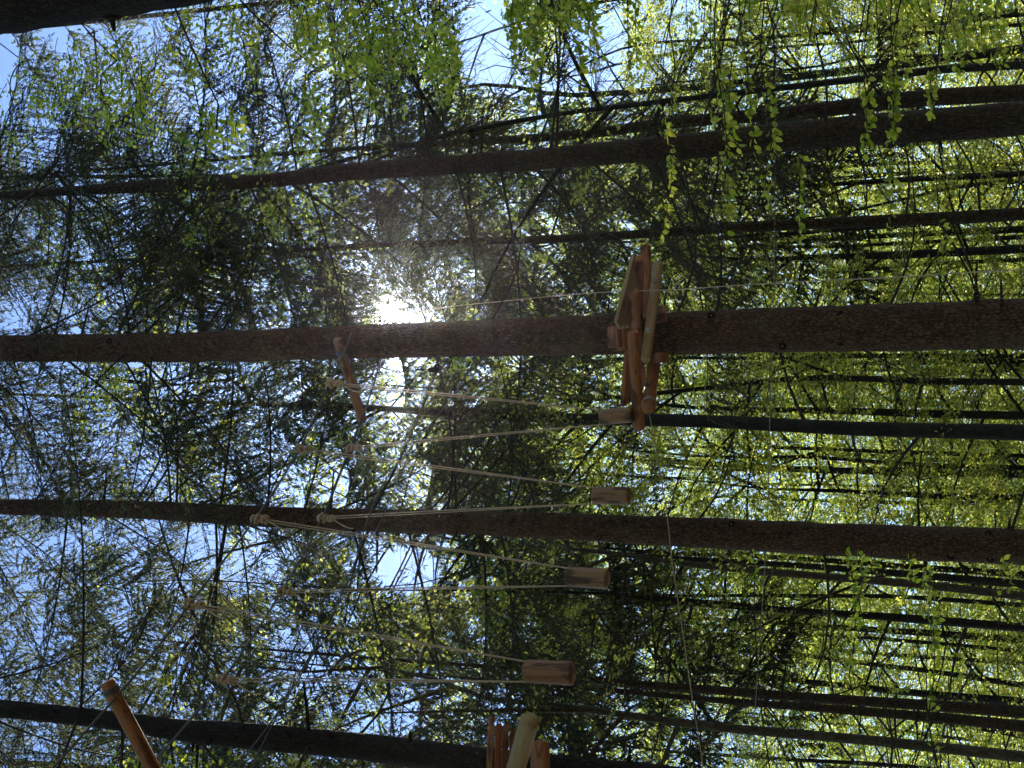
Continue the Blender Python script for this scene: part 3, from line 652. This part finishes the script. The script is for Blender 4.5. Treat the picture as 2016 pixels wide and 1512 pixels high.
# ---------------------------------------------------------------- near beech foliage entering the frame
def strand(fol, limb, a, b, n, wd, r, leaf=.05, thick=.004, sag=.0):
    q = np.linspace(0, 1, 9)[:, None]; ln = np.linalg.norm(b - a)
    c = a * (1 - q) + b * q + r.normal(size=3) * .03 * np.sin(q * 3.1) + np.array([0, 0, -1]) * sag * np.sin(q * np.pi)
    limb.tube(c, np.linspace(thick, .0015, 9), 4, caps=False)
    t = r.uniform(0.03, 1, n); ctr = np.stack([np.interp(t, q[:, 0], c[:, k]) for k in range(3)], 1)
    off = r.normal(size=(n, 3)) * np.array([wd, wd, wd * .45]) * (1.1 - .6 * t[:, None])
    d = unit(b - a)
    ax = unit(off + 1e-4) * .7 + d * .7 + np.array([0, 0, -.55]) + r.normal(size=(n, 3)) * .35
    nr = np.array([0, 0, 1.0]) + r.normal(size=(n, 3)) * .55
    v, f = leaf_faces(ctr + off * .8, ax, nr, leaf * r.uniform(.6, 1.2, n), leaf * .7, 'oval')
    fol.add(v, f)
def cloud(fol, limb, x0, y0, x1, y1, D, n, r, leaf=.05, src=None):
    """sprays filling a patch, each an own flat twig that runs from right to left of a walker (down the photo)"""
    for _ in range(n):
        x = r.uniform(x0, x1); y = r.uniform(y0, y1); d = D + r.normal() * .5
        a = P(x, y, d); b = P(x + r.uniform(-25, 25), y + r.uniform(40, 110), d + r.uniform(-.5, .5))
        strand(fol, limb, a, b, int(r.integers(16, 34)), .07, r, leaf)
def near_beech(tx, D, top, label, patches, seed, name='beech_tree', wd=70):
    r = np.random.default_rng(seed)
    pts = [(0, tx[0], wd * .7), (1000, tx[1], wd * .85), (2016, tx[2], wd)]
    pt, rd = trunk_pts(pts, D, top)
    rt = root(name, (pt[0][0], pt[0][1], 0), label, 'tree'); add_trunk(rt, pt, rd, M['beech_bark'], 16, seed=seed)
    fol = MB(); LM = []
    for pa in patches:
        kind = pa[0]; limb = MB(); LM.append(limb)
        if kind == 'c':
            _, x0, y0, x1, y1, d, n, leaf = pa; cloud(fol, limb, x0, y0, x1, y1, d, n, r, leaf)
            e = P((x0 + x1) / 2, y1, d); s0 = P((x0 + x1) / 2, y0, d)
        else:
            _, x0, y0, x1, y1, d, n, w_, leaf = pa
            a = P(x0, y0, d); b = P(x1, y1, d + r.uniform(-.4, .4)); strand(fol, limb, a, b, int(n * 1.15), w_, r, leaf * .86, sag=.03)
            e = a; s0 = a
        zt = max(1.5, min(top - 1, s0[2] - .6)); c = at_height(pt, zt)
        q = np.linspace(0, 1, 9)[:, None]; md = (c + s0) / 2 + np.array([0, 0, .35]) + r.normal(size=3) * .15
        lp = (1 - q) ** 2 * c + 2 * q * (1 - q) * md + q ** 2 * s0
        limb.tube(lp, np.linspace(.016, .005, 9) if kind == 'c' else np.linspace(.007, .0025, 9), 6, caps=False)
        if kind == 'c':
            lp2 = s0 * (1 - q) + e * q + r.normal(size=3) * .1 * np.sin(q * 3); limb.tube(lp2, np.linspace(.008, .003, 9), 5, caps=False)
    build_limbs(LM, rt); fol.build('crown', M['leaves'], rt, smooth=False)
    return rt
near_beech((-330, -360, -390), 9.5, 12.5, 'leafy beech standing just outside the upper edge, its bright sprays hanging over the blue sky', [
    ('c', 640, -90, 760, 60, 10, 17, .052), ('c', 760, -90, 890, 90, 10.5, 17, .052), ('c', 700, 20, 790, 130, 10, 12, .052), ('c', 840, 20, 890, 110, 9.6, 8, .052), ('c', 1000, -80, 1070, 30, 10, 20, .055), ('c', 1080, -90, 1180, 20, 10, 12, .055),
    ('s', 1010, 0, 1012, 160, 9.5, 60, .035, .058), ('s', 1035, 0, 1030, 205, 9.5, 80, .035, .058), ('s', 1065, 0, 1050, 180, 9.6, 60, .04, .058),
    ('s', 1100, 20, 1135, 205, 9.5, 60, .035, .058), ('s', 1120, 0, 1165, 130, 9.6, 40, .04, .058), ('s', 1135, 0, 1180, 120, 9.6, 30, .04, .055),
    ('s', 1235, -10, 1240, 150, 9.5, 50, .022, .055), ('s', 1252, -10, 1258, 155, 9.4, 50, .022, .055), ('s', 890, 20, 880, 200, 9.8, 60, .04, .055), ('s', 850, 20, 868, 215, 9.8, 70, .04, .055),
    ('c', 690, 60, 760, 160, 10.4, 10, .05)], 71)
near_beech((-430, -480, -520), 8.6, 11, 'beech outside the top right, sending loose leaf strands across the stout spruce trunk', [
    ('s', 1385, 60, 1400, 235, 8.5, 26, .03, .060), ('s', 1400, 140, 1418, 250, 8.5, 22, .03, .062), ('s', 1440, 130, 1452, 300, 8.4, 34, .035, .060),
    ('s', 1470, 120, 1488, 310, 8.4, 36, .035, .060), ('s', 1500, 140, 1520, 300, 8.4, 32, .03, .06), ('s', 1425, 210, 1430, 480, 8.3, 46, .022, .058),
    ('s', 1300, 200, 1296, 480, 8.2, 64, .016, .050), ('s', 1318, 60, 1310, 260, 8.2, 26, .02, .050),
    ('s', 1700, 150, 1700, 300, 8.3, 36, .035, .058), ('s', 1735, 120, 1745, 260, 8.3, 40, .04, .058), ('s', 1760, 140, 1765, 280, 8.3, 34, .03, .058),
    ('s', 1720, 300, 1745, 372, 8.3, 34, .05, .052), ('s', 1840, 140, 1842, 230, 8.2, 30, .03, .055), ('s', 1520, 280, 1525, 420, 8.5, 26, .02, .05),
    ('s', 1578, 300, 1572, 480, 8.5, 36, .02, .05), ('s', 1745, 380, 1742, 470, 8.6, 14, .02, .05), ('s', 2010, 120, 2008, 300, 8.2, 24, .03, .05),
    ('s', 1850, 440, 1850, 540, 8.8, 30, .04, .045), ('c', 1330, -80, 1620, 60, 12, 30, .055), ('c', 1700, -80, 1990, 60, 12, 30, .055)], 72)
near_beech((-520, -600, -640), 7.0, 12, 'beech beyond the upper left corner with glowing yellow-green leaves against the conifers', [
    ('c', 40, 60, 330, 180, 9.5, 34, .042), ('c', 130, 120, 330, 230, 9.5, 22, .042), ('c', 330, -20, 520, 110, 10, 24, .045), ('c', 390, 205, 470, 240, 9.0, 9, .05),
    ('c', 580, -60, 660, 90, 10, 14, .05), ('c', 590, 140, 670, 230, 10.5, 12, .045), ('c', 0, 120, 90, 260, 10, 10, .04), ('c', 540, 10, 640, 60, 10, 8, .05)], 73)
near_beech((1830, 1900, 1960), 8.2, 9.5, 'small beech outside the lower right whose pale glinting strands hang below the rope-side spruce', [
    ('s', 1672, 1330, 1668, 1085, 8.6, 90, .035, .045), ('s', 1690, 1180, 1688, 1085, 8.6, 30, .03, .045), ('s', 1825, 1420, 1815, 1130, 8.4, 110, .028, .045), ('s', 1832, 1230, 1822, 1115, 8.4, 30, .035, .045),
    ('s', 1780, 1180, 1790, 1100, 8.6, 22, .03, .045), ('s', 1970, 1180, 1976, 1105, 8.4, 24, .03, .045), ('s', 1485, 1150, 1484, 1085, 8.8, 16, .012, .045), ('s', 1832, 1500, 1828, 1460, 8.4, 20, .04, .045),
    ('s', 1868, 1330, 1862, 1270, 8.6, 16, .03, .04), ('c', 200, 1470, 470, 1540, 11, 16, .055)], 74)

# ---------------------------------------------------------------- timber helpers
def log_mesh(a, b, r0, r1=None, seg=18, taper_end=.012):
    """round pole along its own z axis, slightly irregular, with eased ends; returns mesh in local space"""
    a = np.asarray(a, float); b = np.asarray(b, float); ln = np.linalg.norm(b - a); r1 = r1 or r0
    zs = np.r_[0, taper_end * .35, taper_end, np.linspace(.08, .92, 9) * ln, ln - taper_end, ln - taper_end * .35, ln]
    rs = np.interp(zs, [0, ln], [r0, r1]) * (1 + rng.normal(size=len(zs)) * .008)
    rs[0] *= .86; rs[1] *= .95; rs[-1] *= .86; rs[-2] *= .95
    mb = MB(); mb.tube(np.stack([np.zeros_like(zs), np.zeros_like(zs), zs], 1), rs, seg, rough=.006)
    return mb
def place(o, a, b, parent=None, roll=0.0):
    d = Vector(tuple(np.asarray(b) - np.asarray(a))).normalized()
    q = d.to_track_quat('Z', 'Y')
    mt = Matrix.Translation(Vector(tuple(a))) @ q.to_matrix().to_4x4() @ Matrix.Rotation(roll, 4, 'Z')
    if parent is not None: mt = Matrix.Translation(parent.location).inverted() @ mt
    o.matrix_basis = mt
def log(name, a, b, r0, m_, parent=None, r1=None, label=None, cat=None, seg=18, **kw):
    o = log_mesh(a, b, r0, r1, seg, **kw).build(name, M[m_], None); o.parent = parent
    place(o, a, b, parent, random.uniform(0, 6))
    if label: o['label'] = label
    if cat: o['category'] = cat
    return o
def board(name, a, b, wd, th, m_, parent=None, upv=(0, 0, 1), label=None):
    """sawn board from a to b, bevelled, its wide face towards upv"""
    import bmesh
    a = np.asarray(a, float); b = np.asarray(b, float); ln = np.linalg.norm(b - a)
    bm = bmesh.new(); bmesh.ops.create_cube(bm, size=1)
    bmesh.ops.scale(bm, vec=(wd, th, ln), verts=bm.verts); bmesh.ops.translate(bm, vec=(0, 0, ln / 2), verts=bm.verts)
    bmesh.ops.bevel(bm, geom=list(bm.edges), offset=.004, segments=2, affect='EDGES')
    me = bpy.data.meshes.new(name); bm.to_mesh(me); bm.free(); me.materials.append(M[m_])
    o = link(name, me); o.parent = parent
    z = unit(b - a); y = np.asarray(upv, float); y = unit(y - z * (y @ z)); x = np.cross(y, z)
    mt = Matrix(((x[0], y[0], z[0], a[0]), (x[1], y[1], z[1], a[1]), (x[2], y[2], z[2], a[2]), (0, 0, 0, 1)))
    if parent is not None: mt = Matrix.Translation(parent.location).inverted() @ mt
    o.matrix_basis = mt
    if label: o['label'] = label
    return o
def rope_mb(mb, pts, r0, twist=True, n=None, seg=5):
    """laid rope: three strands wound round each other"""
    pts = np.asarray(pts, float); ln = np.sum(np.linalg.norm(np.diff(pts, axis=0), axis=1))
    if not twist: mb.tube(spline(pts, n or 30), r0, 6); return
    n = n or int(max(20, ln / (r0 * 2.2))); c = spline(pts, n)
    t = unit(np.gradient(c, axis=0)); ref = np.array([0.0, 0, 1]) if abs(t[0][2]) < .8 else np.array([0.0, 1, 0])
    a = unit(np.cross(t, ref)); b = np.cross(t, a); s = np.linspace(0, ln, n); ph0 = s / (r0 * 9) * 2 * np.pi
    for k in range(3):
        ph = ph0 + k * 2 * np.pi / 3
        mb.tube(c + (np.cos(ph)[:, None] * a + np.sin(ph)[:, None] * b) * r0 * .5, r0 * .62, seg, caps=False)
def knot_mb(mb, c, s, r0, turns=3):
    th = np.linspace(0, 2 * np.pi * turns, 60); a = rng.uniform(0, 6)
    p = np.stack([np.cos(th) * (1 + .45 * np.cos(th * 2.5)), np.sin(th) * (1 + .45 * np.cos(th * 2.5)), .9 * np.sin(th * 2.5)], 1) * s * .5
    Rm = rotm(a, rng.uniform(-.5, .5), 1.2)
    mb.tube(p @ Rm.T + c, r0, 6, caps=False)

# ---------------------------------------------------------------- the hanging log bridge
KN_A = [(650, 755, 11.75), (590, 885, 11.0), (505, 1022, 10.15), (375, 1190, 9.2)]
KN_B = [(690, 882, 12.35), (635, 1020, 11.6), (555, 1165, 10.7), (440, 1338, 9.75)]
STEPS = [((1180, 804), (1248, 836), 12.0, .062, 'pale weathered hanging log step right beside the platform, farthest of the four'),
         ((1165, 958), (1242, 994), 11.3, .065, 'second hanging log step from the platform, with a dark scar near its end'),
         ((1113, 1117), (1199, 1158), 10.4, .068, 'third hanging log step from the platform, with a broad black stain'),
         ((1032, 1299), (1130, 1347), 9.45, .072, 'reddish hanging log step with a pale arc, nearest of the four')]
for (p0, p1, D, rad, lab), ka, kb in zip(STEPS, KN_A, KN_B):
    cy = (p0[1] + p1[1]) / 2; tiltpx = {12.0: (822, 816), 11.3: (975, 977), 10.4: (1135, 1140), 9.45: (1321, 1326)}[D]
    a = P(p0[0] + 2, tiltpx[0], D); b = P(p1[0] - 2, tiltpx[1], D + .04)     # top and foot of the hanging log
    c = (a + b) / 2; dx = unit(b - a); rad = (p1[1] - p0[1]) * .5 * depth(c) / F
    rt = root('hanging_log_step', c, lab, 'log step', 'log steps of the rope bridge')
    o = log('step_log', a, b, rad * .95, 'brown_wood' if D < 10 else 'grey_wood', rt, rad * .99, seg=28, taper_end=.014)
    ta = P(*ka); tb = P(*kb)
    for end, top, side in ((a + dx * .03 + np.array([rad * .85, -rad * .45, 0]), ta, -1), (a + dx * .03 + np.array([-rad * .9, rad * .1, 0]), tb, 1)):
        mb = MB(); e2 = end
        sx = .010 if D > 10 else .012
        rope_mb(mb, [top + np.array([sx, 0, 0]), (top + e2) / 2 + np.array([sx, 0, 0]), e2], .0058)
        rope_mb(mb, [top - np.array([sx, 0, 0]), (top + e2) / 2 - np.array([sx * .6, 0, 0]), e2], .0050)
        ro = mb.build('rope', M['rope'], rt)
        kb_ = MB(); knot_mb(kb_, top + np.array([0, 0, .0]), .062, .011); knot_mb(kb_, top + np.array([0, 0, -.09]), .045, .011)
        kb_.build('knot', M['rope'], ro, origin=np.array(rt.location))
        tl = MB(); q = np.linspace(0, 1, 8)[:, None]
        tl.tube(top + np.array([0, 0, -.1]) + q * np.array([-.07, -.05, -.26]) + np.sin(q * 3) * np.array([-.03, 0, -.03]), .006, 5)
        tl.build('rope_tail', M['rope'], ro, origin=np.array(rt.location))

def cable(name, pix, rad, m_, label, cat, n=60, twist=False):
    mb = MB(); pts = [P(*p) for p in pix]
    if twist: rope_mb(mb, pts, rad, n=None)
    else: mb.tube(spline(pts, n), rad, 6)
    o = mb.build(name, M[m_], None, origin=pts[0]); o['label'] = label; o['category'] = cat
    return o
cable('support_cable', [(692, 655, 12.3), (672, 706, 12.0), (650, 752, 11.78), (590, 882, 11.03), (505, 1018, 10.18), (375, 1187, 9.23), (290, 1300, 8.7), (160, 1450, 8.1), (60, 1560, 7.7)], .009, 'steel_wire', 'dark steel cable through the knots that hang nearer the left edge', 'cable')
cable('support_cable', [(752, 700, 13.0), (725, 790, 12.7), (690, 880, 12.38), (635, 1018, 11.63), (555, 1163, 10.73), (440, 1336, 9.78), (355, 1440, 9.2), (250, 1560, 8.7)], .009, 'steel_wire', 'dark steel cable through the knots that hang farther from the left edge', 'cable')
cable('safety_cable', [(940, 700, 12.4), (905, 760, 12.1), (743, 975, 11.2), (690, 1130, 10.6), (600, 1315, 10.1), (528, 1430, 9.7), (491, 1478, 9.5), (440, 1560, 9.3)], .006, 'steel_wire', 'thin safety cable slanting past the sky gap from the middle trunk', 'cable')
cable('safety_cable', [(880, 715, 12.6), (853, 745, 12.4), (840, 797, 12.2), (774, 970, 11.6), (700, 1130, 11.0), (560, 1380, 10.3), (470, 1560, 9.8)], .005, 'steel_wire', 'thinner safety cable with a small dark pulley near the middle trunk', 'cable')
mb = MB()
c0 = P(854, 728, 12.5)
mb.tube([c0 + np.array([0, 0, .06]), c0 + np.array([0, 0, .045]), c0, c0 + np.array([0, 0, -.045]), c0 + np.array([0, 0, -.06])], [.008, .02, .024, .02, .008], 12)
mb.tube([c0 + np.array([0, 0, .2]), c0 + np.array([0, 0, .1])], .008, 6)
mb.tube([c0 + np.array([-.05, 0, -.02]), c0 + np.array([.05, 0, -.02])], .01, 6)
o = mb.build('pulley', M['dark_bark'], None, origin=c0); o['label'] = 'small dark pulley hanging on the thin cable just under the middle trunk'; o['category'] = 'pulley'
cable('climbing_rope', [(1278, 812, 12.1), (1290, 880, 11.9), (1310, 990, 11.6), (1325, 1120, 11.2), (1345, 1250, 10.9), (1362, 1370, 10.6), (1380, 1480, 10.4), (1390, 1560, 10.2)], .0045, 'rope', 'twisted pale rope sagging from the bound end of a platform log towards the lower edge', 'rope', twist=True)
cable('climbing_rope', [(800, 622, 13.4), (840, 612, 13.3), (1000, 592, 12.9), (1150, 578, 12.4), (1240, 573, 11.95), (1310, 571, 11.7), (1450, 562, 11.2), (1600, 553, 10.8), (1760, 546, 10.3), (1880, 538, 10.0), (2060, 528, 9.7)], .0042, 'rope', 'twisted pale rope running over the platform logs to the right edge', 'rope', twist=True)
cable('guy_wire', [(1534, -60, 15), (1530, 30, 15), (1527, 250, 15.2), (1524, 540, 15.6), (1517, 760, 16), (1510, 1040, 16.4), (1500, 1200, 16.7), (1485, 1430, 17), (1480, 1560, 17.2)], .005, 'pale_rope', 'long pale wire running straight down the photo behind the stout trunks', 'wire')
cable('guy_wire', [(1393, 600, 16), (1391, 660, 16), (1389, 740, 16), (1386, 810, 16)], .005, 'pale_rope', 'short pale wire hanging behind the middle trunk just right of the platform', 'wire')

# ---------------------------------------------------------------- crossbars that spread the cables
def crossbar(a, b, rad, label, at, wood='brown_wood'):
    rt = root('crossbar_log', a, label, 'log')
    log('pole', a, b, rad, wood, rt, taper_end=.02)
    d = unit(b - a); p = unit(np.cross(d, np.array([0, 0, 1.0]))); q2 = np.cross(d, p)
    for t in at:
        c = a + (b - a) * t; th = np.linspace(0, 6 * np.pi, 50)
        mb = MB(); mb.tube(c + d * (th / 19 * .05)[:, None] + (np.cos(th)[:, None] * p + np.sin(th)[:, None] * q2) * (rad + .005), .006, 5); mb.build('cable_wrap', M['steel_wire'], rt)
    return rt
crossbar(P(664, 668, 12.35), P(714, 828, 12.9), .047, 'reddish crossbar log on the middle trunk that spreads the cables', (.12, .55))
crossbar(P(210, 1342, 8.4), P(318, 1545, 8.6), .054, 'smooth orange-brown slanting log with a rounded end in the lower left', (.06,), 'red_wood')

# ---------------------------------------------------------------- platform on the middle trunk
pc = P(1258, 655, 12.7)
pl = root('tree_platform', pc, 'wooden platform of logs and boards clamped round the middle trunk', 'platform')
def pxr(wd, p): return wd * depth(p) / F / 2
def plog(p0, p1, wd, m_, **kw):
    a = P(*p0); b = P(*p1); return log('support_log', a, b, pxr(wd, a), m_, pl, pxr(wd, b), **kw)
plog((1271, 484, 12.75), (1278, 690, 12.55), 21, 'red_wood')
plog((1260, 508, 12.05), (1254, 640, 12.75), 19, 'red_wood')
plog((1296, 520, 12.75), (1271, 708, 11.80), 20, 'pale_wood', label='greenish pale support log ending in a dark cut face')
plog((1247, 574, 11.85), (1262, 760, 12.95), 21, 'red_wood')
plog((1246, 652, 11.75), (1258, 844, 12.15), 24, 'red_wood')
plog((1291, 690, 12.95), (1276, 806, 11.95), 25, 'red_wood', label='reddish support log with thin rope lashed round its end')
# deck: planks running away from the walker, seen edge on and from below
def dk(x, y, D): return P(x, y, D)
deckz = P(1240, 640, 12.0)[2]
for i in range(3):
    a = P(1250 + 7 * i, 508 + 5 * i, 12.15 + .10 * i); b = P(1216 + 8 * i, 641 - i, 11.8 + .10 * i)
    board('deck_board', a, b, .115, .035, 'pale_wood', pl, label='pale greenish deck board' if i == 0 else None)
for i in range(3):
    a = P(1236 + 4 * i, 690 + 2 * i, 12.3 + .12 * i); b = P(1228 + 5 * i, 796 - 3 * i, 12.5 + .12 * i)
    board('deck_board', a, b, .10, .035, 'red_wood', pl)
# packing blocks between the logs and the trunk
for (x0, y0, x1, y1, D, wd, m_) in ((1212, 642, 1214, 684, 12.30, .13, 'red_wood'), (1226, 644, 1229, 690, 12.33, .10, 'red_wood'), (1296, 620, 1298, 634, 12.36, .13, 'red_wood'),
                                   (1296, 604, 1298, 618, 12.44, .15, 'pale_wood'), (1300, 694, 1301, 714, 12.5, .12, 'red_wood'), (1238, 628, 1240, 650, 12.42, .16, 'red_wood')):
    board('packing_block', P(x0, y0, D), P(x1, y1, D), wd, .09, m_, pl, upv=(0, -1, .4))
for (x, y, D) in ((1253, 632, 12.16), (1277, 650, 11.96), (1290, 552, 12.50), (1274, 757, 12.22)):
    c = P(x, y, D); mb = MB(); d = np.array([0, -1, -.25]); d /= np.linalg.norm(d)
    mb.tube([c, c + d * .006], .026, 16); mb.tube([c + d * .005, c + d * .028], .016, 6); mb.tube([c + d * .02, c + d * .055], .008, 8)
    mb.build('bolt', M['bolt_metal'], pl, smooth=False)
mb = MB(); e = P(1281, 784, 12.05); dd = unit(P(1276, 806, 11.95) - P(1291, 690, 12.95)); a_ = unit(np.cross(dd, np.array([0, 0, 1.0]))); b_ = np.cross(dd, a_)
th = np.linspace(0, 6 * np.pi, 60); rr = pxr(25, e) + .006
axis0 = P(1291, 690, 12.95); e = axis0 + dd * ((e - axis0) @ dd)
mb.tube(e + dd * (th / (6 * np.pi) * .045)[:, None] + (np.cos(th)[:, None] * a_ + np.sin(th)[:, None] * b_) * rr, .006, 6)
mb.build('lashing', M['pale_rope'], pl)

# ---------------------------------------------------------------- near platform at the lower edge
np_c = P(1020, 1500, 9.2)
npf = root('tree_platform', np_c, 'near platform corner at the lower edge: red boards under a pale round log', 'platform')
a = P(1043, 1416, 8.6); b = P(1000, 1570, 9.0)
log('support_log', a, b, pxr(39, a), 'pale_wood', npf, label='pale cream round log with long drying cracks', seg=24, taper_end=.02)
a = P(1063, 1466, 9.35); b = P(1064, 1600, 9.0)
log('support_log', a, b, pxr(38, a), 'red_wood', npf, seg=24, label='reddish log with a pale cut end', taper_end=.02)
for i, (x0, y0, x1) in enumerate(((968, 1416, 960), (982, 1430, 974), (996, 1432, 988), (1010, 1438, 1000), (1022, 1446, 1014))):
    a = P(x0, y0, 9.3 + .16 * i); b = P(x1, y0 + 190, 9.0 + .16 * i)
    board('deck_board', a, b, .15, .04, 'red_wood', npf, upv=(.15, -.45, 1))

# ---------------------------------------------------------------- thin scattering air, added to imitate the bloom round the sun
import bmesh
bm = bmesh.new(); bmesh.ops.create_cube(bm, size=1)
bmesh.ops.scale(bm, vec=(524, 524, 33.5), verts=bm.verts); bmesh.ops.translate(bm, vec=(0, 20, 15.25), verts=bm.verts)
me = bpy.data.meshes.new('glow_haze'); bm.to_mesh(me); bm.free()
k, N, L = mat('glow_haze'); o = N.new('ShaderNodeOutputMaterial'); pv = N.new('ShaderNodeVolumePrincipled')
pv.inputs['Density'].default_value = 0.00021; pv.inputs['Anisotropy'].default_value = 0.9; pv.inputs['Color'].default_value = (.95, .96, 1, 1)
L.new(pv.outputs[0], o.inputs['Volume']); me.materials.append(k)
hz = link('glow_haze', me); hz['kind'] = 'stuff'
S.cycles.volume_bounces = 0
